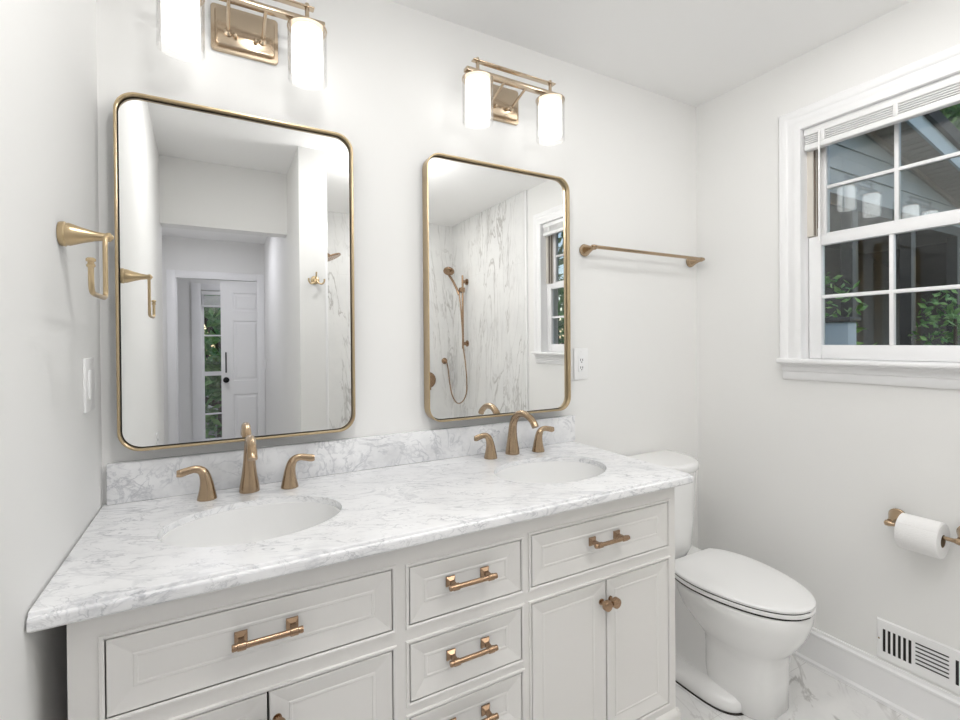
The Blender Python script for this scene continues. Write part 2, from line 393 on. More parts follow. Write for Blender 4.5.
def sash(name, x0, x1, sy0, sy1, z0, z1, gz0, gz1, hz, mats, v=(.754, .768)):
    bm = B()
    box(bm, x0, x1, gy0, sy0, z0, z1, .003); box(bm, x0, x1, sy1, gy1, z0, z1, .003)
    box(bm, x0, x1, gy1, gy0, z0, gz0, .003); box(bm, x0, x1, gy1, gy0, gz1, z1, .003)
    s = obj(name, bm, M['trim'], win)
    bm = B(); w = .007
    for y in (-.761, -1.059): box(bm, x0+.004, x1-.004, y-w, y+w, gz0, gz1, .003)
    box(bm, x0+.005, x1-.005, gy1, gy0, hz-w, hz+w, .003)
    obj('muntin', bm, M['trim'], s)
    xm = (x0+x1)/2; bm = B()
    if name == 'upper_sash': box(bm, xm-.007, xm-.004, gy1-.004, gy0+.004, gz0-.004, gz1+.004)
    box(bm, xm+.004, xm+.007, gy1-.004, gy0+.004, gz0-.004, gz1+.004); obj('pane', bm, mats, s)
    return s
sash('upper_sash', XR+.082, XR+.112, yA-.023, yB+.023, 1.722, zB-.01, 1.755, 2.125, 1.94, M['pane'])
sash('lower_sash', XR+.04, XR+.07, yA-.003, yB+.003, zA+.001, 1.738, 1.301, 1.700, 1.494, M['screen_pane'])
# roller of stacked slats pulled all the way up
bl = thing('window_blind', 'white slatted blind drawn up in a tight bundle at the window head', 'blind', (XR+.02, -.91, zB))
bx0, bx1 = XR+.003, XR+.034
bm = B(); box(bm, bx0, bx1, yB+.004, yA-.004, 2.142, zB-.001, .003); obj('headrail', bm, M['plastic'], bl)
bm = B()
for k in range(4): box(bm, bx0+.001, bx1-.002, yB+.008, yA-.008, 2.1095+k*.0082, 2.1140+k*.0082, .001, 1)
obj('slats', bm, M['plastic'], bl)
bm = B(); box(bm, bx0, bx1, yB+.006, yA-.006, 2.084, 2.107, .004); obj('bottom_rail', bm, M['plastic'], bl)
for y in (-.56, -.79, -1.03, -1.26):
    bm = B(); box(bm, bx0-.004, bx0+.004, y-.007, y+.007, 2.103, 2.146, .003); obj('cord_clip', bm, M['plastic'], bl)
bm = B(); cyl(bm, (bx0-.006, -.55, 2.15), (bx0-.006, -.55, 1.76), .0035, 10); cyl(bm, (bx0-.006, -.55, 1.76), (bx0-.006, -.55, 1.70), .005, 10, .004)
obj('tilt_wand', bm, M['plastic'], bl)

# far room window with its blind, seen through the door in the mirror
fw = thing('window_2', 'tall white window with green trees behind it beyond the sliding door', 'window', (.4, FY, .25)); fw['kind'] = 'structure'
x0, x1, z0, z1 = FW['x0']-.03, FW['x1']+.03, FW['z0'], FW['z1']
bm = B(); box(bm, x0-.07, x0+.03, FY, FY+.02, z0-.08, z1+.08, .004); box(bm, x1-.03, x1+.07, FY, FY+.02, z0-.08, z1+.08, .004)
box(bm, x0+.03, x1-.03, FY, FY+.02, z1, z1+.08, .004); box(bm, x0+.03, x1-.03, FY, FY+.03, z0-.08, z0, .004); obj('casing', bm, M['trim'], fw)
x0, x1 = FW['x0'], FW['x1']
bm = B(); box(bm, x0, x0+.03, FY-.08, FY-.04, z0, z1); box(bm, x1-.03, x1, FY-.08, FY-.04, z0, z1)
for z, h in ((z0, .05), (.925, .05), (z1-.04, .04)): box(bm, x0+.03, x1-.03, FY-.08, FY-.04, z, z+h)
obj('sash', bm, M['trim'], fw)
bm = B()
for z in (.455, 1.42): box(bm, x0+.03, x1-.03, FY-.07, FY-.05, z-.009, z+.009)
for x in (x0+.2325, x1-.2325): box(bm, x-.009, x+.009, FY-.07, FY-.05, z0+.05, z1-.04)
obj('muntin', bm, M['trim'], fw)
bm = B(); box(bm, x0+.025, x1-.025, FY-.062, FY-.058, z0+.04, z1-.03); obj('pane', bm, M['pane'], fw)
b2 = thing('window_blind', 'small white blind gathered at the head of the tall window beyond the sliding door', 'blind', (.4, FY, 1.9))
bm = B(); box(bm, x0+.004, x1-.004, FY-.036, FY-.002, 1.915, z1-.002, .004); obj('headrail', bm, M['plastic'], b2)
bm = B()
for k in range(8): box(bm, x0+.008, x1-.008, FY-.034, FY-.004, 1.80+k*.0138, 1.809+k*.0138, .002, 1)
obj('slats', bm, M['plastic'], b2)
bm = B(); box(bm, x0+.006, x1-.006, FY-.036, FY-.002, 1.765, 1.795, .004); obj('bottom_rail', bm, M['plastic'], b2)

# sliding panel door, half drawn out of its pocket
dr = thing('door_1', 'white panelled pocket door half closed across the passage end', 'door', (.65, DY-.06, FZ)); dr['kind'] = 'structure'
dx0, dx1, dy0, dy1 = .296, 1.02, DY-.078, DY-.042
panels = [(.402, .64), (.70, .94)]
pz = [(1.645, 1.83), (.945, 1.55), (.22, .81)]
bm = B()
def door_grid(bm):
    xs = [dx0, .402, .64, .70, .94, dx1]; zs = [FZ+.008, .22, .81, .945, 1.55, 1.645, 1.83, 1.935]
    for i in range(5):
        for k in range(7):
            if i in (1, 3) and k in (1, 3, 5):
                a0, a1, c0, c1 = xs[i], xs[i+1], zs[k], zs[k+1]
                rr = [[(a0+o, y, c0+o), (a1-o, y, c0+o), (a1-o, y, c1-o), (a0+o, y, c1-o)] for o, y in ((0, dy1), (.008, dy1-.009), (.02, dy1-.009), (.036, dy1-.003))]
                loft(bm, rr, cap0=False); 
                loft(bm, [[(a0, dy0, c0), (a1, dy0, c0), (a1, dy0, c1), (a0, dy0, c1)]], cap0=True, cap1=False)
            else:
                box(bm, xs[i], xs[i+1], dy0, dy1, zs[k], zs[k+1])
door_grid(bm); bmesh.ops.remove_doubles(bm, verts=bm.verts[:], dist=.0001)
obj('door_leaf', bm, M['trim'], dr, 20)
bm = B(); lathe(bm, (.338, dy1, .961), (0, 1, 0), [(0, .022), (.004, .026), (.008, .024), (.008, .010), (.03, .010), (.034, .026), (.05, .028), (.056, .02), (.058, .0)], 28); obj('knob', bm, M['blackmetal'], dr)
bm = B(); box(bm, .332, .344, dy1-.001, dy1+.008, 1.03, 1.235, .003); obj('pull_bar', bm, M['blackmetal'], dr)

# ------------------------------------------------------------------ vanity
VX0, VX1, VY = .043, 1.514, -.539
van = thing('vanity_cabinet', 'off-white double vanity cabinet with inset drawers and doors under a marble top', 'cabinet', (.76, -.27, FZ))
TOP = H-.034
bm = B()
box(bm, VX0, VX0+.018, VY+.02, -.012, FZ+.004, TOP-.0015); box(bm, VX1-.018, VX1, VY+.02, -.012, FZ+.004, TOP-.0015); box(bm, VX0+.018, VX1-.018, VY+.02, -.012, .16, .178)
obj('carcass', bm, M['cab'], van)
# openings (x0,x1,z0,z1)
DL = (.092, .598, .690, .826); DRr = (.968, 1.482, .690, .826)
DM = [(.636, .938, .690, .821), (.636, .938, .515, .648), (.636, .938, .35, .482), (.636, .938, .20, .318)]
L1, L2 = (.092, .345, .20, .647), (.345, .598, .20, .647)
R1, R2 = (.968, 1.225, .20, .648), (1.225, 1.482, .20, .648)
bm = B(); fy0, fy1 = VY, VY+.02
xs = [VX0, .092, .598, .636, .938, .968, 1.482, VX1]
for a, b in ((VX0, .092), (.598, .636), (.938, .968), (1.482, VX1)): box(bm, a, b, fy0, fy1, .115, TOP-.0015)
for a, b, rails in ((.092, .598, [(.115, .20), (.647, .690), (.826, TOP-.0015)]), (.968, 1.482, [(.115, .20), (.648, .690), (.826, TOP-.0015)]),
                    (.636, .938, [(.115, .20), (.318, .35), (.482, .515), (.648, .690), (.821, TOP-.0015)])):
    for c, d in rails: box(bm, a, b, fy0, fy1, c, d)
# raised bead round every opening
def bead(bm, o):
    x0, x1, z0, z1 = o; w, h = .009, .004
    loft(bm, [[(x0-p, y, z0-p), (x1+p, y, z0-p), (x1+p, y, z1+p), (x0-p, y, z1+p)] for p, y in ((w, fy0+.001), (w-.002, fy0-h), (.003, fy0-h), (0, fy0-h*.4), (0, fy0+.004))], False, False)
for o in [DL, DRr]+DM+[(.092, .598, .20, .647), (.968, 1.482, .20, .648)]: bead(bm, o)
obj('face_frame', bm, M['cab'], van, 25)
bm = B(); box(bm, VX0+.02, VX1-.02, VY+.0205, VY+.03, .17, TOP-.004); obj('dark_interior', bm, M['gap'], van)  # dark sheet standing in for shade behind drawer and door gaps
bm = B()
box(bm, VX0-.004, VX1+.010, VY-.012, VY+.016, FZ+.001, .15, .002)
prof = [(0, .15), (.012, .15), (.012, .158), (.006, .168), (0, .172)]
loft(bm, [[(x, VY-o, z) for o, z in prof] for x in (VX0-.004, VX1+.010)])
box(bm, VX1-.016, VX1+.010, VY+.016, -.012, FZ+.001, .15, .002)
loft(bm, [[(VX1+o, y, z) for o, z in prof] for y in (VY-.010, -.012)])
obj('plinth', bm, M['cab'], van)
def front_bm(o, bev, gap=.0022):
    """inset slab: mitred sloping border, small step, flat field."""
    x0, x1, z0, z1 = o[0]+gap, o[1]-gap, o[2]+gap, o[3]-gap
    bm = B(); yb = VY+.019
    R = []
    for p, y in ((0, yb), (0, VY-.001), (.0015, VY-.0025), (bev*.97, VY+.0050), (bev, VY+.0052), (bev+.002, VY+.0040), (bev+.006, VY+.0038), (bev+.008, VY+.0052)):
        R.append([(x0+p, y, z0+p), (x1-p, y, z0+p), (x1-p, y, z1-p), (x0+p, y, z1-p)])
    loft(bm, R); return bm
def pull_bm(cx, cz, half=.064):
    bm = B(); y = VY+.005
    for s in (-1, 1):
        x = cx+s*.046
        loft(bm, [[(x-w, yy, cz-w), (x+w, yy, cz-w), (x+w, yy, cz+w), (x-w, yy, cz+w)] for w, yy in ((.0115, y), (.0115, y-.004), (.005, y-.010), (.0048, y-.030))])
        lathe(bm, (x-.008, y-.033, cz), (1, 0, 0), [(0, .0065), (.001, .0078), (.015, .0078), (.016, .0065)], 20)
        lathe(bm, (x+s*.008, y-.033, cz), (s, 0, 0), [(0, .0062), (.006, .0068), (.0085, .006), (.009, .001)], 20)
    cyl(bm, (cx-.048, y-.033, cz), (cx+.048, y-.033, cz), .0058, 20)
    return bm
def drawer(o, bev=.036):
    d = obj('drawer', front_bm(o, bev), M['cab'], van, 14)
    obj('bar_pull', pull_bm((o[0]+o[1])/2, (o[2]+o[3])/2+.007), M['copper'], d)
for o in [DL, DRr]+DM: drawer(o)
def door(o, side, bev=.036):
    d = obj('cabinet_door', front_bm(o, bev), M['cab'], van, 14)
    x = o[1]-.016 if side > 0 else o[0]+.016; z = o[3]-.06; bm = B()
    lathe(bm, (x, VY+.0015, z), (0, -1, 0), [(0, .009), (.003, .009), (.004, .005), (.016, .005), (.018, .011), (.020, .0145), (.03, .0145), (.032, .0135), (.033, .011), (.0335, .0)], 28)
    obj('knob', bm, M['copper'], d)
door(L1, 1); door(L2, -1); door(R1, 1); door(R2, -1)

# marble top with two oval cut-outs
SK = [(.343, -.309), (1.207, -.311)]; SA, SB = .196, .147
def sink_ring(cx, cy, a, b, z, n=64): return [(cx+a*math.cos(2*PI*i/n), cy+b*math.sin(2*PI*i/n), z) for i in range(n)]
bm = B()
prof = [(.022, -.0338), (.011, -.0335), (.010, -.0305), (.004, -.0295), (.001, -.0275), (0, -.0245), (0, -.0115), (.001, -.0085), (.004, -.0070), (.0065, -.0068), (.0068, -.0035), (.0078, -.0012), (.0100, 0)]
cx1, cyf, cx0, cyb = 1.552, -D-.004, .004, -.002
loft(bm, [[(cx0, cyb, H+z), (cx0, cyf+o, H+z), (cx1-o, cyf+o, H+z), (cx1-o, cyb, H+z)] for o, z in prof])
top = obj('marble_countertop', bm, M['marble'], None, 35)
tag(top, 'white and grey veined marble vanity top with two oval sink openings', 'countertop')
cutters = []
for cx, cy in SK:
    bm = B(); loft(bm, [sink_ring(cx, cy, SA, SB, H-.08), sink_ring(cx, cy, SA, SB, H+.05)])
    c = obj('cutter', bm, M['marble']); cutters.append(c)
    md = top.modifiers.new('b', 'BOOLEAN'); md.operation = 'DIFFERENCE'; md.solver = 'EXACT'; md.object = c
dg = bpy.context.evaluated_depsgraph_get()
me = bpy.data.meshes.new_from_object(top.evaluated_get(dg)); top.modifiers.clear(); top.data = me
for p in me.polygons:
    if abs(p.normal.z) > .999 or p.area > .01: p.use_smooth = False
for c in cutters: bpy.data.objects.remove(c)
bm = B(); box(bm, .012, 1.552, -.022, -.002, H+.0005, H+.106, .0025)
tag(obj('marble_backsplash', bm, M['splash']), 'low grey veined marble backsplash strip standing on the vanity top', 'backsplash')
def sink(cx, cy, label):
    t = thing('undermount_sink', label, 'sink', (cx, cy, H-.19), 'oval undermount sinks')
    bm = B(); R = []; z0 = H-.0345
    for k, (f, dz) in enumerate(((.992, .0195), (.975, .0195), (.968, .012), (.96, -.02), (.93, -.06), (.86, -.1), (.68, -.128), (.42, -.142), (.14, -.147))):
        R.append(sink_ring(cx, cy, SA*f, SB*f, z0+dz))
    inner = R; outer = [[(cx+(p[0]-cx)*1.022, cy+(p[1]-cy)*1.022, p[2]-.010) for p in r] for r in reversed(R[1:])]
    loft(bm, outer+inner, True, True); obj('basin', bm, M['porcelain'], t, 60)
    bm = B(); lathe(bm, (cx, cy, z0-.1465), (0, 0, 1), [(0, .024), (.003, .024), (.004, .021), (.002, .018), (.002, .016), (.006, .015), (.007, .001)], 28); obj('drain', bm, M['bronze'], t)
    return t
sink(*SK[0], 'oval white sink beside the wall with the towel ring')
sink(*SK[1], 'oval white sink at the end of the vanity beside the toilet')

# faucets
def faucet(cx, label, ys=(-.09, -.072, -.09), xs=(-.103, 0, .103)):
    t = thing('faucet', label, 'faucet', (cx, -.08, H), 'widespread faucets')
    y = ys[1]; bm = B()
    path = [(cx, y, H+.0005), (cx, y, H+.004), (cx, y, H+.02), (cx, y, H+.05), (cx, y-.002, H+.085), (cx, y-.008, H+.115), (cx, y-.025, H+.139), (cx, y-.052, H+.154),
            (cx, y-.085, H+.156), (cx, y-.115, H+.147), (cx, y-.138, H+.131), (cx, y-.146, H+.120)]
    rad = [.0262, .0262, .0245, .0195, .0158, .0142, .0132, .0125, .012, .0118, .012, .0123]
    P = spline([(*p, r) for p, r in zip(path, rad)], 6)
    sweep(bm, [p.to_3d() if len(p) == 3 else Vector(p[:3]) for p in P], [p[3] for p in P], 28, up=(1, 0, 0))
    obj('spout', bm, M['bronze'], t, 50)
    for s, dx, yy in ((-1, xs[0], ys[0]), (1, xs[2], ys[2])):
        x = cx+dx; bm = B()
        path = [(x, yy, H+.0005), (x, yy, H+.004), (x+s*.000, yy, H+.03), (x+s*.002, yy, H+.052), (x+s*.007, yy, H+.070), (x+s*.016, yy, H+.080), (x+s*.030, yy-.002, H+.0835), (x+s*.045, yy-.004, H+.081), (x+s*.059, yy-.006, H+.078), (x+s*.068, yy-.007, H+.078)]
        rad = [.0235, .0235, .018, .0145, .0125, .0105, .0092, .0090, .0095, .0085]
        fl = [(1, 1)]*5+[(1.0, .9), (1.05, .75), (1.1, .65), (1.1, .6), (1.0, .5)]
        P = spline([(*p, r, *f) for p, r, f in zip(path, rad, fl)], 6)
        # first three stations upright, the rest swept
        sweep(bm, [Vector(p[:3]) for p in P], [p[3] for p in P], 24, up=(0, 1, 0), flat=[(p[4], p[5]) for p in P])
        obj('lever_handle', bm, M['bronze'], t, 50)
    return t
faucet(.34, 'champagne bronze three-piece faucet behind the sink by the towel ring wall')
faucet(1.213, 'champagne bronze three-piece faucet behind the sink next to the toilet')

# ------------------------------------------------------------------ mirrors
def mirror(x0, x1, z0, z1, label):
    t = thing('framed_mirror', label, 'mirror', ((x0+x1)/2, 0, z0), 'rounded gold framed mirrors')
    r = .052; bm = B()
    prof = [(0, -.001), (0, -.044), (.001, -.045), (.0040, -.045), (.0048, -.044), (.0048, -.022), (.0048, -.001)]
    loft(bm, [[(x, y, z) for x, z in rrect(x0+o, x1-o, z0+o, z1-o, r-o)] for o, y in prof], False, False)
    obj('frame', bm, M['gold'], t, 40)
    o = .0049; bm = B(); loft(bm, [[(x, y, z) for x, z in rrect(x0+o, x1-o, z0+o, z1-o, r-o)] for y in (-.001, -.022)]); obj('backing', bm, M['black'], t, 30)
    o = .0080; bm = B(); loft(bm, [[(x, y, z) for x, z in rrect(x0+o, x1-o, z0+o, z1-o, r-o)] for y in (-.0221, -.0265)]); obj('mirror_glass', bm, M['mirror'], t, 30)
    return t
mirror(.039, .645, 1.048, 1.977, 'rounded gold-framed mirror showing the passage and sliding door')
mirror(.895, 1.512, 1.048, 1.977, 'rounded gold-framed mirror showing the hand shower and marble shower wall')

# ------------------------------------------------------------------ vanity lights
def sconce(cx, label):
    t = thing('vanity_light', label, 'light fixture', (cx, 0, 2.22), 'two-shade vanity lights')
    bm = B()
    loft(bm, [[(x, y, z) for x, z in rrect(cx-.088+o, cx+.088-o, 2.158+o, 2.288-o, .010)] for o, y in ((0, -.001), (0, -.010), (.001, -.012), (.010, -.012), (.0115, -.015), (.0125, -.024), (.014, -.025))])
    obj('backplate', bm, M['nickel'], t, 30)
    bm = B(); zb = 2.240; yb = -.125
    box(bm, cx-.2, cx+.2, yb-.013, yb+.013, zb-.006, zb+.006, .001)
    obj('cross_bar', bm, M['nickel'], t)
    bm = B(); box(bm, cx-.172, cx+.172, yb-.011, yb+.011, zb+.037, zb+.041, .001); obj('upper_rail', bm, M['nickel'], t)
    for s in (-1, 1):
        bm = B(); cyl(bm, (cx+s*.045, -.024, 2.205), (cx+s*.045, yb, zb-.002), .0048, 16); lathe(bm, (cx+s*.045, -.0245, 2.205), (0, -1, 0), [(0, .011), (.006, .011), (.010, .007), (.012, .005)], 20)
        obj('arm', bm, M['nickel'], t)
        bm = B(); lathe(bm, (cx+s*.026, -.0245, 2.198), (0, -1, 0), [(0, .006), (.014, .006), (.017, .004), (.018, .001)], 16); obj('mounting_stud', bm, M['nickel'], t)
        x = cx+s*.153
        bm = B(); cyl(bm, (x, yb, 2.222), (x, yb, zb+.050), .006, 16); lathe(bm, (x, yb, 2.222), (0, 0, -1), [(-.002, .010), (0, .048), (.003, .054), (.006, .054), (.006, .030), (.02, .028), (.02, .001)], 32)
        obj('shade_holder', bm, M['nickel'], t)
        bm = B(); n = 40
        rr = lambda r, z: [(x+r*math.cos(2*PI*i/n), yb+r*math.sin(2*PI*i/n), z) for i in range(n)]
        loft(bm, [rr(.0495, 2.0705), (rr(.0525, 2.069)), rr(.0525, 2.216), rr(.0500, 2.216), rr(.0500, 2.0705)], False, False)
        g = obj('shade', bm, M['glass'], t, 40)
        bm = B(); loft(bm, [rr(.012, 2.082), rr(.036, 2.082), rr(.041, 2.086), rr(.042, 2.092), rr(.042, 2.210), rr(.038, 2.2155), rr(.012, 2.2156)]); obj('opal_diffuser', bm, M['opal'], g, 40)
    return t
sconce(.345, 'two-shade vanity light cut by the photo edge, over the mirror showing the passage')
sconce(1.203, 'two-shade vanity light over the mirror showing the hand shower')

# ------------------------------------------------------------------ wall hardware
flare = [(0, .0245), (.003, .026), (.008, .026), (.010, .0235), (.014, .024), (.02, .0215), (.032, .0165), (.05, .0105), (.062, .0085), (.066, .0085), (.068, .010), (.072, .010), (.074, .008)]
# towel bar
tb = thing('towel_bar', 'long bronze towel bar on the wall beside the mirror', 'towel bar', (1.95, 0, 1.71))
for s, x in ((-1, 1.622), (1, 2.290)):
    bm = B(); f = [(t*.95, r*1.0) for t, r in flare]
    lathe(bm, (x, -.0005, 1.705), (0, -1, 0.03), f, 28); lathe(bm, (x-.012, -.068, 1.7095), (1, 0, 0), [(0, .006), (.004, .0085), (.02, .0085), (.024, .006)], 20)
    obj('post', bm, M['bronze'], tb, 40)
bm = B(); cyl(bm, (1.605, -.068, 1.7095), (2.307, -.068, 1.7095), .0072, 20, bev=.002); obj('bar', bm, M['bronze'], tb)
# open towel ring
tr = thing('towel_ring', 'square open-ended bronze towel ring with a flared post near the corner', 'towel ring', (0, -.36, 1.535))
ty = -.356; tz = 1.541
bm = B(); lathe(bm, (.0005, ty, tz), (1, 0, 0), [(t*1.08, r*.92) for t, r in flare]+[(.084, .002)], 28); obj('post', bm, M['gold'], tr, 40)
bm = B(); xa = .073
P = [(xa, ty, tz), (xa, ty-.01, tz-.003), (xa, ty-.016, tz-.014), (xa, ty-.017, tz-.03), (xa, ty-.017, tz-.10), (xa, ty-.019, tz-.117), (xa, ty-.031, tz-.123), (xa, ty-.05, tz-.124), (xa, ty-.115, tz-.124), (xa, ty-.133, tz-.121), (xa, ty-.140, tz-.108), (xa, ty-.141, tz-.075)]
sweep(bm, spline(P, 5), .0044, 14); obj('ring_arm', bm, M['gold'], tr, 50)
bm = B(); lathe(bm, (xa, ty-.141, tz-.08), (0, 0, 1), [(0, .0045), (.002, .0065), (.005, .0065), (.007, .0048), (.010, .0048), (.011, .0072), (.015, .0072), (.017, .005)], 18); obj('end_cap', bm, M['gold'], tr)
# switch plate by the corner
sw = thing('light_switch', 'white rocker light switch plate on the wall under the towel ring', 'switch', (0, -.148, 1.233))
bm = B(); box(bm, .0003, .006, -.192, -.104, 1.172, 1.295, .002); obj('plate', bm, M['plastic'], sw)
for y in (-.148,):
    bm = B(); box(bm, .0055, .0085, y-.017, y+.017, 1.20, 1.267, .001); obj('rocker', bm, M['plastic'], sw)
# outlet by the mirror
ot = thing('outlet', 'white duplex outlet on the wall beside the gold mirror', 'outlet', (1.6, 0, 1.23))
bm = B(); box(bm, 1.562, 1.638, -.006, -.0003, 1.163, 1.294, .002); obj('plate', bm, M['plastic'], ot)
bm = B(); box(bm, 1.583, 1.617, -.0085, -.0055, 1.195, 1.262, .001); obj('receptacle', bm, M['trim'], ot)
bm = B()
for z in (1.213, 1.245):
    for x in (1.594, 1.605): box(bm, x-.0012, x+.0012, -.0092, -.0083, z-.004, z+.005)
    box(bm, 1.5975, 1.6015, -.0092, -.0083, z-.011, z-.007)
obj('slots', bm, M['black'], ot)
for z in (1.176, 1.281):
    bm = B(); lathe(bm, (1.6, -.0058, z), (0, -1, 0), [(0, .003), (.001, .0025), (.0012, .0)], 12); obj('screw', bm, M['plastic'], ot)
# outlet low on the wall by the passage, in the mirror only
o2 = thing('outlet', 'white outlet low on the wall near the passage, reflected in the mirror corner', 'outlet', (0, -1.5, .79))
bm = B(); box(bm, -.0255, -.0185, -1.60, -1.52, .73, .85, .002); obj('plate', bm, M['plastic'], o2)
for z in (.767, .813):
    bm = B(); box(bm, -.0187, -.0177, -1.565, -1.555, z-.006, z+.006); obj('socket', bm, M['black'], o2)
# switch in the passage
s2 = thing('light_switch', 'white light switch on the passage wall beside the sliding door', 'switch', (.69, -3.7, 1.1))
bm = B(); box(bm, .684, .6897, -3.76, -3.66, 1.045, 1.165, .002); obj('plate', bm, M['plastic'], s2)
bm = B(); box(bm, .680, .685, -3.73, -3.69, 1.07, 1.14, .001); obj('rocker', bm, M['plastic'], s2)
# paper holder and roll
th = thing('paper_holder', 'bronze two-post toilet paper holder below the window', 'toilet paper holder', (XR, -.885, .705))
TX, TZ = XR-.075, .694
for s, y in ((1, -.797), (-1, -.975)):
    bm = B(); lathe(bm, (XR-.0005, y, TZ+.012), (-1, 0, -.12), [(t*1.02, r*1.02) for t, r in flare[:-3]], 28)
    lathe(bm, (TX, y+s*.012, TZ), (0, -s, 0), [(0, .004), (.003, .009), (.012, .0105), (.02, .0085), (.024, .0065), (.03, .0065)], 20)
    obj('post', bm, M['bronze'], th, 40)
bm = B(); cyl(bm, (TX, -.80, TZ), (TX, -.972, TZ), .0062, 16); obj('roller', bm, M['bronze'], th)
tp = thing('toilet_roll', 'white toilet paper roll hanging on the bronze holder', 'toilet paper', (TX, -.885, TZ-.01))
ry0, ry1 = -.832, -.938; rc = (TX, TZ-.0118)
bm = B(); n = 48
ring = lambda r, y: [(rc[0]+r*math.cos(2*PI*i/n), y, rc[1]+r*math.sin(2*PI*i/n)) for i in range(n)]
loft(bm, [ring(.0205, ry0), ring(.054, ry0), ring(.0565, ry0-.003), ring(.0565, ry1+.003), ring(.054, ry1), ring(.0205, ry1), ring(.0205, ry0)], False, False)
# loose sheet end lying against the roll
obj('paper', bm, M['paper'], tp, 40)
bm = B(); loft(bm, [[(rc[0]-.0568*math.cos(a), y, rc[1]+.0568*math.sin(a)) for a in [PI*.55-i*.13 for i in range(9)]]+[(rc[0]-.058*math.cos(a), y, rc[1]+.058*math.sin(a)) for a in [PI*.55-(8-i)*.13 for i in range(9)]] for y in (ry0-.002, ry1+.002)]); obj('loose_sheet', bm, M['paper'], tp, 40)
bm = B(); loft(bm, [ring(.0187, ry0-.001), ring(.0203, ry0-.001), ring(.0203, ry1+.001), ring(.0187, ry1+.001), ring(.0187, ry0-.001)], False, False); obj('core', bm, M['cardboard'], tp, 40)
# floor register set in the wall
vt = thing('wall_vent', 'white metal register grille low on the wall above the baseboard', 'vent', (XR, -.89, .25))
vy0, vy1, vz0, vz1 = -.734, -1.046, .178, .320
slots_v = [(-.757-k*.0145) for k in range(6)]; slots_v2 = [(-.9495-k*.0145) for k in range(6)]
vx = XR-.006
bm = B()
holes = [(y-.0042, y+.0042, .207, .288) for y in slots_v+slots_v2]+[(-.930, -.844, .215+k*.0137, .215+k*.0137+.0075) for k in range(6)]
# plate built as strips round the holes
def strips(bm, y0, y1, z0, z1, holes):
    ys = sorted({y0, y1, *[h[0] for h in holes], *[h[1] for h in holes]}); zs = sorted({z0, z1, *[h[2] for h in holes], *[h[3] for h in holes]})
    for a, b in zip(ys, ys[1:]):
        run = None
        for c, d in zip(zs, zs[1:]):
            my, mz = (a+b)/2, (c+d)/2
            hole = any(h[0] < my < h[1] and h[2] < mz < h[3] for h in holes)
            if not hole: run = (run[0], d) if run else (c, d)
            if (hole or d == zs[-1]) and run: box(bm, vx, vx+.0022, a, b, run[0], run[1]); run = None
strips(bm, vy1+.004, vy0-.004, vz0+.004, vz1-.004, holes)
loft(bm, [[(x, vy0-o, vz0+o), (x, vy1+o, vz0+o), (x, vy1+o, vz1-o), (x, vy0-o, vz1-o)] for o, x in ((0, XR-.0003), (.001, XR-.003), (.004, vx), (.0045, vx+.001))], False, False)
obj('grille', bm, M['plastic'], vt, 25)
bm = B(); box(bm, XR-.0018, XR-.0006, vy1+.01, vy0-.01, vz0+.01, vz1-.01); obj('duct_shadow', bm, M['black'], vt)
bm = B()
for k in range(6): 
    t = bmesh.new(); box(t, -.0015, .0015, -.931, -.843, -.0016, .0016); add(bm, t, Matrix.Translation((vx+.0024, 0, .2215+k*.0137)) @ Matrix.Rotation(.6, 4, 'Y'))
obj('louver', bm, M['plastic'], vt)
bm = B(); lathe(bm, (vx, -.742, .249), (-1, 0, 0), [(0, .003), (.001, .003), (.0015, .0)], 12); obj('screw', bm, M['nickel'], vt)

# ------------------------------------------------------------------ toilet
TXC = 1.955
to = thing('toilet', 'white two-piece toilet with closed lid between vanity and window wall', 'toilet', (TXC, -.35, FZ))
z = lambda h: FZ+h
bm = B()
R = []
for h, a, yc, bk, fr, p in ((0, .108, -.48, .11, .130, 3.2), (.004, .111, -.48, .112, .134, 3.2), (.10, .111, -.48, .112, .134, 3.2), (.17, .112, -.48, .113, .137, 3.1), (.205, .117, -.478, .118, .148, 2.8), (.228, .132, -.472, .135, .172, 2.5),
                            (.255, .150, -.466, .165, .198, 2.3), (.29, .164, -.46, .205, .222, 2.2), (.34, .177, -.46, .235, .239, 2.2), (.375, .182, -.46, .24, .243, 2.2), (.385, .179, -.46, .238, .239, 2.2)):
    R.append(superell(TXC, yc, a, fr, z(h), p, 64, bk))
loft(bm, R); obj('bowl', bm, M['porcelain'], to, 60)
bm = B()
R = []
for h, a, y0, y1, p in ((.045, .105, -.03, -.5, 4), (.10, .085, -.03, -.5, 4), (.2, .095, -.03, -.48, 4), (.28, .115, -.02, -.46, 4), (.34, .14, -.02, -.44, 4), (.384, .15, -.02, -.42, 4)):
    R.append(superell(TXC, (y0+y1)/2, a, (y0-y1)/2, z(h), p, 48))
loft(bm, R); obj('trapway', bm, M['porcelain'], to, 60)
bm = B()
R = []
for h, a, y1, p in ((.004, .172, -.547, 4.5), (.007, .175, -.550, 4.5), (.034, .173, -.547, 4.5), (.046, .160, -.53, 4.5), (.050, .11, -.49, 4)):
    R.append(superell(TXC, (-.06+y1)/2, a, (-.06-y1)/2, z(h), p, 96))
loft(bm, R); obj('foot', bm, M['porcelain'], to, 60)
bm = B(); loft(bm, [superell(TXC, (-.06-.552)/2, .1760, .247, z(h), 4.5, 64) for h in (.0002, .0041)]); obj('floor_joint', bm, M['gap'], to)  # dark slab standing in for the shadow gap under the foot
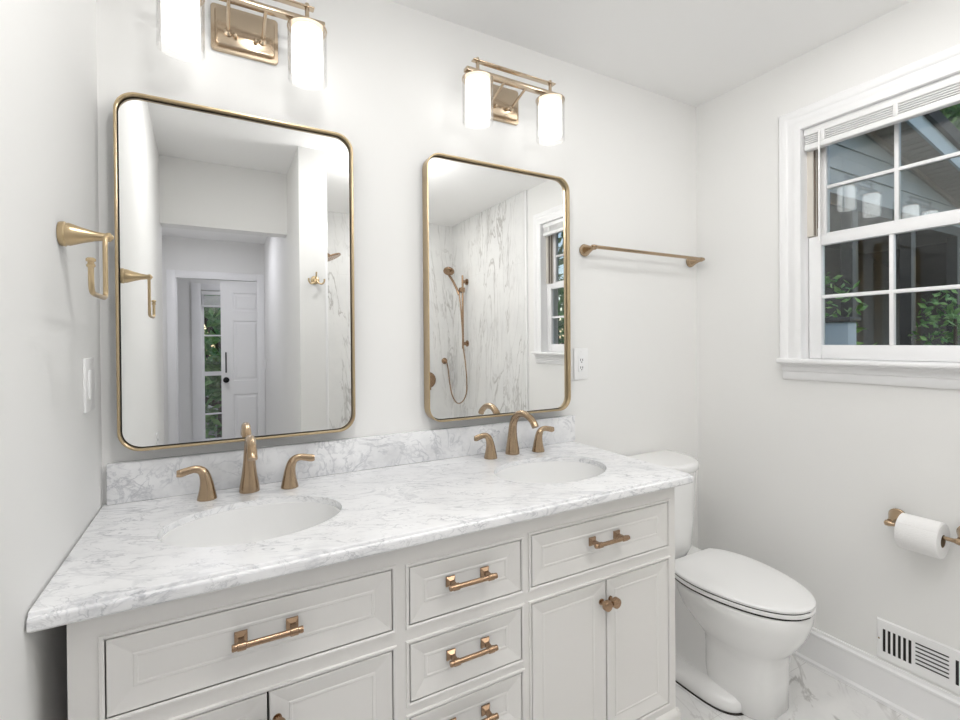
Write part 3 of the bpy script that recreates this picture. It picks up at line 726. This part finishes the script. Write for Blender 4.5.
def tank_ring(a, b, zz, yb=-.022, ym=-.07, n=40):
    """flat back and sides, half-round bowed front."""
    out = [(TXC+a, yb, zz), (TXC+a, ym, zz)]
    for i in range(1, n):
        t = PI*i/n; c, s_ = math.cos(t), math.sin(t)
        out.append((TXC+a*math.copysign(abs(c)**(2/2.3), c), ym-b*abs(s_)**(2/2.3), zz))
    return out+[(TXC-a, ym, zz), (TXC-a, yb, zz)]
bm = B(); loft(bm, [tank_ring(a, b, z(h)) for h, a, b in ((.372, .10, .10), (.385, .125, .135), (.42, .138, .152), (.55, .146, .162), (.70, .152, .170), (.748, .154, .172))])
obj('tank', bm, M['porcelain'], to, 50)
bm = B(); loft(bm, [tank_ring(.154+g, .174+g, z(h), -.018) for h, g in ((.7485, -.006), (.750, .004), (.756, .009), (.775, .010), (.782, .007), (.786, 0), (.787, -.012))])
obj('tank_lid', bm, M['porcelain'], to, 40)
EGG = spline([(.0, -.712), (.05, -.701), (.098, -.668), (.138, -.612), (.166, -.54), (.182, -.46), (.184, -.39), (.172, -.325), (.150, -.280), (.126, -.256), (.112, -.252), (.0, -.252)], 6)
EGG = [Vector((p[0], p[1])) for p in EGG]
def seat_ring(zz, g):
    pts = [(TXC+p.x, p.y) for p in EGG]+[(TXC-p.x, p.y) for p in EGG[-2:0:-1]]
    c = Vector((TXC, -.48)); out = []
    for x, y in pts:
        d = Vector((x, y))-c; L_ = d.length; d = d*((L_+g)/L_) if L_ else d
        out.append((c.x+d.x, c.y+d.y, zz))
    return out
bm = B(); loft(bm, [seat_ring(z(.3915), -.006), seat_ring(z(.393), -.001), seat_ring(z(.402), 0), seat_ring(z(.405), -.004)]); obj('seat', bm, M['plastic'], to, 40)
bm = B(); loft(bm, [seat_ring(z(.4085), -.008), seat_ring(z(.410), -.002), seat_ring(z(.417), 0), seat_ring(z(.421), -.003), seat_ring(z(.4235), -.010), seat_ring(z(.425), -.05)]); obj('seat_lid', bm, M['plastic'], to, 40)
bm = B(); loft(bm, [seat_ring(z(.3855), -.005), seat_ring(z(.4086), -.005)]); obj('bumper', bm, M['gap'], to)  # dark ring standing in for shade between bowl, seat and lid
for s in (-1, 1):
    bm = B(); box(bm, TXC+s*.075-.022, TXC+s*.075+.022, -.262, -.226, z(.385), z(.405), .006, 3); obj('hinge', bm, M['plastic'], to)

# ------------------------------------------------------------------ shower fittings and hook
hk = thing('robe_hook', 'small bronze double robe hook on the end of the shower partition wall', 'hook', (.775, -1.455, 1.69))
hx, hz = .775, 1.695
bm = B(); lathe(bm, (hx, -1.4545, hz), (0, 1, 0), [(0, .024), (.004, .025), (.008, .022), (.014, .012), (.03, .009), (.04, .009)], 24); obj('base', bm, M['gold'], hk)
for s in (-1, 1):
    bm = B(); sweep(bm, spline([(hx, -1.42, hz), (hx+s*.012, -1.413, hz-.018), (hx+s*.030, -1.403, hz-.026), (hx+s*.042, -1.395, hz-.014), (hx+s*.044, -1.393, hz+.003)], 6), .005, 12); obj('prong', bm, M['gold'], hk, 50)
bm = B(); sweep(bm, spline([(hx, -1.42, hz), (hx, -1.405, hz+.02), (hx, -1.395, hz+.042)], 5), .005, 12); obj('prong', bm, M['gold'], hk, 50)
hd = thing('fixed_shower', 'fixed bronze rain shower head on a wall arm behind the partition', 'shower head', (.846, -2.1, 1.97))
bm = B(); sweep(bm, spline([(.8465, -2.1, 1.99), (.90, -2.1, 1.995), (.95, -2.1, 1.985), (.985, -2.1, 1.965)], 5), .0095, 14); lathe(bm, (.8465, -2.1, 1.99), (1, 0, 0), [(0, .03), (.004, .03), (.01, .018), (.014, .011)], 24); obj('arm', bm, M['bronze'], hd, 50)
bm = B(); lathe(bm, (.978, -2.1, 1.972), (.38, .1, -.92), [(0, .010), (.012, .018), (.02, .05), (.026, .085), (.034, .088), (.038, .084), (.039, .0)], 36); obj('spray_face', bm, M['copper'], hd, 40)
hs = thing('hand_shower', 'bronze hand shower on a slide bar against the marble shower wall', 'hand shower', (2.33, -2.5, 1.3))
SX = XR-.012
bm = B(); cyl(bm, (2.285, -2.505, 1.255), (2.285, -2.505, 1.945), .010, 18, bev=.003); obj('slide_bar', bm, M['copper'], hs)
for zz in (1.305, 1.885):
    bm = B(); cyl(bm, (SX-.0003, -2.505, zz), (2.285, -2.505, zz), .016, 20); cyl(bm, (SX-.0003, -2.505, zz), (SX-.012, -2.505, zz), .030, 24, bev=.002); obj('bracket', bm, M['copper'], hs)
bm = B(); box(bm, 2.255, 2.30, -2.53, -2.48, 1.78, 1.83, .008); obj('slider', bm, M['copper'], hs)
bm = B(); sweep(bm, spline([(2.245, -2.50, 1.76), (2.24, -2.54, 1.82), (2.235, -2.61, 1.90), (2.23, -2.68, 1.96)], 5), [.0115]*16, 14); obj('handle', bm, M['copper'], hs, 50)
bm = B(); lathe(bm, (2.232, -2.69, 2.01), (-.25, -.62, -.62) if False else (-.35, .45, -.82), [(-.02, .02), (-.006, .046), (0, .052), (.012, .054), (.018, .050), (.019, 0)], 32); obj('spray_head', bm, M['copper'], hs, 40)
bm = B(); lathe(bm, (2.235, SHY+.0003, 1.133), (0, 1, 0), [(0, .03), (.006, .03), (.012, .016), (.035, .014), (.038, .010)], 24); obj('supply_elbow', bm, M['copper'], hs)
bm = B(); sweep(bm, spline([(2.245, SHY+.03, 1.125), (2.262, -2.79, 1.05), (2.27, -2.775, .924), (2.27, -2.72, .80), (2.27, -2.60, .735), (2.27, -2.47, .78), (2.27, -2.405, .89), (2.268, -2.42, 1.10), (2.262, -2.45, 1.264), (2.255, -2.48, 1.6), (2.245, -2.497, 1.765)], 8), .0062, 12); obj('hose', bm, M['copper'], hs, 50)
vl = thing('shower_valve', 'round bronze shower valve trim low on the marble shower back wall', 'shower valve', (2.06, SHY, .95))
bm = B(); lathe(bm, (2.06, SHY+.0003, .95), (0, 1, 0), [(0, .078), (.004, .08), (.010, .074), (.014, .04), (.04, .028), (.055, .026), (.058, .0)], 36); obj('escutcheon', bm, M['copper'], vl, 40)
bm = B(); sweep(bm, [(2.06, SHY+.05, .95), (2.06, SHY+.055, .90), (2.06, SHY+.06, .86)], [.009, .008, .007], 12); obj('lever', bm, M['copper'], vl)
# ceiling lights out of view; all but the toilet one are added fill
for x, y, l in [(UNSEEN_DOWNLIGHTS[0][0], UNSEEN_DOWNLIGHTS[0][1], 'recessed ceiling light in front of the toilet'), (UNSEEN_DOWNLIGHTS[1][0], UNSEEN_DOWNLIGHTS[1][1], 'recessed ceiling light near the wall with the towel ring'), (1.65, -2.2, 'recessed ceiling light inside the marble shower')]:
    t = thing('recessed_light', l, 'ceiling light', (x, y, ZC))
    bm = B(); lathe(bm, (x, y, ZC-.0005), (0, 0, -1), [(0, .095), (.004, .093), (.010, .078), (.011, .072), (.004, .07), (0, .07)], 40); obj('trim_ring', bm, M['plastic'], t)
t = thing('globe_light', 'white glass globe light hanging from the ceiling in front of the vanity', 'ceiling light', (1.2, -1.36, ZC))  # added out of view to brighten ceiling, walls and cabinet
bm = B(); lathe(bm, (1.2, -1.36, ZC-.0005), (0, 0, -1), [(0, .06), (.012, .062), (.018, .05), (.02, .008), (.14, .008), (.14, .03), (.17, .034), (.171, .02)], 36); obj('canopy', bm, M['nickel'], t)
bm = B(); lathe(bm, (1.2, -1.36, ZC-.29), (0, 0, 1), [(-.135*math.cos(PI*i/24), .135*math.sin(PI*i/24)) for i in range(25)], 48); obj('globe', bm, M['led'], t, 60)

# ------------------------------------------------------------------ outside: porch wing, shrubs, trees
random.seed(5)
GZ = -.35
bm = B(); box(bm, XR+.16, 40, -25, 25, GZ-.2, GZ); box(bm, -25, XR+.16, -25, FY-.14, GZ-.2, GZ); g = struct('ground', bm, M['ground'])
pw = thing('porch_gable', 'grey clapboard porch gable with dark screened bays outside the window', 'building', (7, 1, GZ))
PY, PO = 1.0, .66; sl = -.197
rake = lambda x: 3.582+sl*(x-6.557)          # soffit line at the wall
bm = B(); zb = 2.80; pitch = .262
k = 0; zz = zb
while zz < 4.4:
    z2 = zz+pitch
    xe = min(20.0, 6.557+(zz-3.582)/sl); xe2 = min(20.0, 6.557+(z2-3.582)/sl)
    if xe > 3.3:
        xe2 = max(xe2, 3.3)
        a = [(3.2, PY-.022, zz), (xe, PY-.022, zz), (xe2, PY-.004, z2), (3.2, PY-.004, z2), ]
        b = [(p[0], PY+.02, p[2]) for p in a]
        loft(bm, [a, b])
    zz = z2
obj('siding', bm, M['siding'], pw, 10)
bm = B(); xx = 3.0
while xx < 20:
    x2 = xx+.100
    loft(bm, [[(xx, y, rake(xx)+.0), (x2, y, rake(x2)), (x2, y, rake(x2)+.02), (xx, y, rake(xx)+.02)] for y in (PO, PY+.3)])
    loft(bm, [[(x2, y, rake(x2)+.016), (xx+.12, y, rake(xx+.12)+.016), (xx+.12, y, rake(xx+.12)+.02), (x2, y, rake(x2)+.02)] for y in (PO, PY+.3)])
    xx += .12
obj('soffit', bm, M['soffit'], pw, 10)
bm = B(); loft(bm, [[(x, PY-.05, rake(x)-.06), (x, PY-.022, rake(x)-.06), (x, PY-.022, rake(x)), (x, PY-.05, rake(x))] for x in (3, 20)]); obj('rake_trim', bm, M['soffit'], pw)
bm = B(); loft(bm, [[(x, PO-.025, rake(x)-.03), (x, PO, rake(x)-.03), (x, PO, rake(x)+.17), (x, PO-.025, rake(x)+.17)] for x in (2.9, 20)]); obj('fascia', bm, M['fascia'], pw)
bm = B(); loft(bm, [[(x, PO-.07, rake(x)+.17), (x, 4.5, rake(x)+.17), (x, 4.5, rake(x)+.32), (x, PO-.07, rake(x)+.32)] for x in (2.9, 20)]); obj('roof', bm, M['shingle'], pw)
bm = B(); box(bm, 3.2, 20, PY-.03, PY+.08, 2.68, 2.80); obj('beam', bm, M['porch'], pw)
for x in (4.4, 5.3, 6.2, 7.6, 9.0, 10.4, 12.5, 15):
    bm = B(); box(bm, x-.06, x+.06, PY-.03, PY+.08, GZ, 2.68); obj('post', bm, M['porch'], pw)
bm = B(); box(bm, 3.2, 20, 2.8, 2.9, GZ, 2.9); box(bm, 3.1, 3.2, PY, 2.9, GZ, 2.9); obj('inner_wall', bm, M['porch_mid'], pw)
bm = B(); box(bm, 3.1, 20, PY, 2.9, 2.9, 2.95); obj('inner_ceiling', bm, M['porch'], pw)
# box with a dark lid by the window
ub = thing('utility_box', 'pale blue-grey utility box with dark lid standing outside the lower panes', 'utility box', (4.2, .15, GZ))
bm = B(); box(bm, 4.08, 4.20, .11, .34, GZ, 1.44, .01); obj('body', bm, M['box'], ub)
bm = B(); box(bm, 4.06, 4.22, .09, .36, 1.44, 1.475, .008); obj('lid', bm, M['porch'], ub)

def leaf_cloud(bm, c, r, n, size, squash=1.0):
    for _ in range(n):
        while True:
            p = Vector((random.uniform(-1, 1), random.uniform(-1, 1), random.uniform(-1, 1)))
            if .25 < p.length < 1: break
        p = Vector((c[0]+p.x*r, c[1]+p.y*r, c[2]+p.z*r*squash))
        a = Vector((random.gauss(0, 1), random.gauss(0, 1), random.gauss(0, .8))).normalized(); b = a.cross(Vector((random.gauss(0, 1), random.gauss(0, 1), random.gauss(0, 1)))).normalized()
        s = size*random.uniform(.6, 1.3); n_ = a.cross(b)*s*.12
        q = [p-a*s, p+b*s*.42, p+a*s, p-b*s*.42]
        v = [bm.verts.new(x) for x in q]; m1 = bm.verts.new(p+n_)
        for i in range(4): bm.faces.new((v[i], v[(i+1) % 4], m1))
def plant(name, label, cat, base, blobs, n, size, trunk_r, group):
    t = thing(name, label, cat, base, group)
    bm = B()
    for (dx, dy, dz, r) in blobs: leaf_cloud(bm, (base[0]+dx, base[1]+dy, base[2]+dz), r, n, size)
    obj('foliage', bm, M['leaf'], t, 0)
    bm = B(); top_z = max(b[2] for b in blobs)
    sweep(bm, [Vector(base)+Vector((0, 0, -.02)), Vector(base)+Vector((trunk_r*.5, 0, top_z*.5)), Vector(base)+Vector((blobs[0][0]*.7, blobs[0][1]*.7, top_z))], [trunk_r, trunk_r*.75, trunk_r*.3], 10)
    for dx, dy, dz, r in blobs[1:]: sweep(bm, [Vector(base)+Vector((0, 0, dz*.55)), Vector(base)+Vector((dx*.9, dy*.9, dz))], [trunk_r*.5, trunk_r*.2], 8)
    obj('trunk', bm, M['bark'], t, 50)
plant('shrub', 'leafy green shrub beside the pale blue-grey box outside the window', 'shrub', (4.75, .62, GZ), [(0, 0, 1.95, .32), (.1, .0, 1.55, .36), (-.1, .02, 1.2, .34)], 130, .045, .03, 'shrubs outside the window')
plant('shrub', 'leafy green shrub in front of the dark porch bays', 'shrub', (5.9, .1, GZ), [(0, 0, 1.75, .3), (.15, .05, 1.9, .24), (-.05, .1, 1.35, .34)], 130, .045, .03, 'shrubs outside the window')
plant('tree', 'tall green tree rising behind the porch roof', 'tree', (27, 7.2, GZ), [(0, 0, 10.6, 2.2), (2.2, -.3, 11.6, 1.9), (-2.0, .3, 11.2, 1.9), (.8, .4, 13, 2.2), (3.4, 0, 10.2, 1.9), (-.5, 0, 8, 1.9)], 800, .24, .3, 'trees outside')
plant('tree', 'dense green tree outside the tall window beyond the sliding door', 'tree', (.35, -8.0, GZ), [(0, 0, 1.9, .9), (-.9, .2, 1.0, .8), (.9, .1, 1.1, .8), (-.6, 0, 2.7, .8), (.7, 0, 2.8, .9), (0, .1, .7, .7)], 420, .12, .12, 'trees outside')
plant('tree', 'further green tree behind the dense one outside the tall window', 'tree', (.9, -11.0, GZ), [(0, 0, 2.4, 1.3), (-1.4, 0, 1.6, 1.2), (1.3, 0, 1.7, 1.2), (-.4, 0, 3.8, 1.3), (.2, 0, 1.0, 1.1)], 420, .16, .16, 'trees outside')
plant('tree', 'round green tree facing the bathroom window far from the porch', 'tree', (6.4, -6.6, GZ), [(0, 0, 3.2, 1.6), (.8, 1.3, 2.4, 1.4), (-.8, -1.3, 2.5, 1.4), (0, .3, 4.6, 1.4), (0, .4, 1.5, 1.2)], 500, .15, .18, 'trees outside')
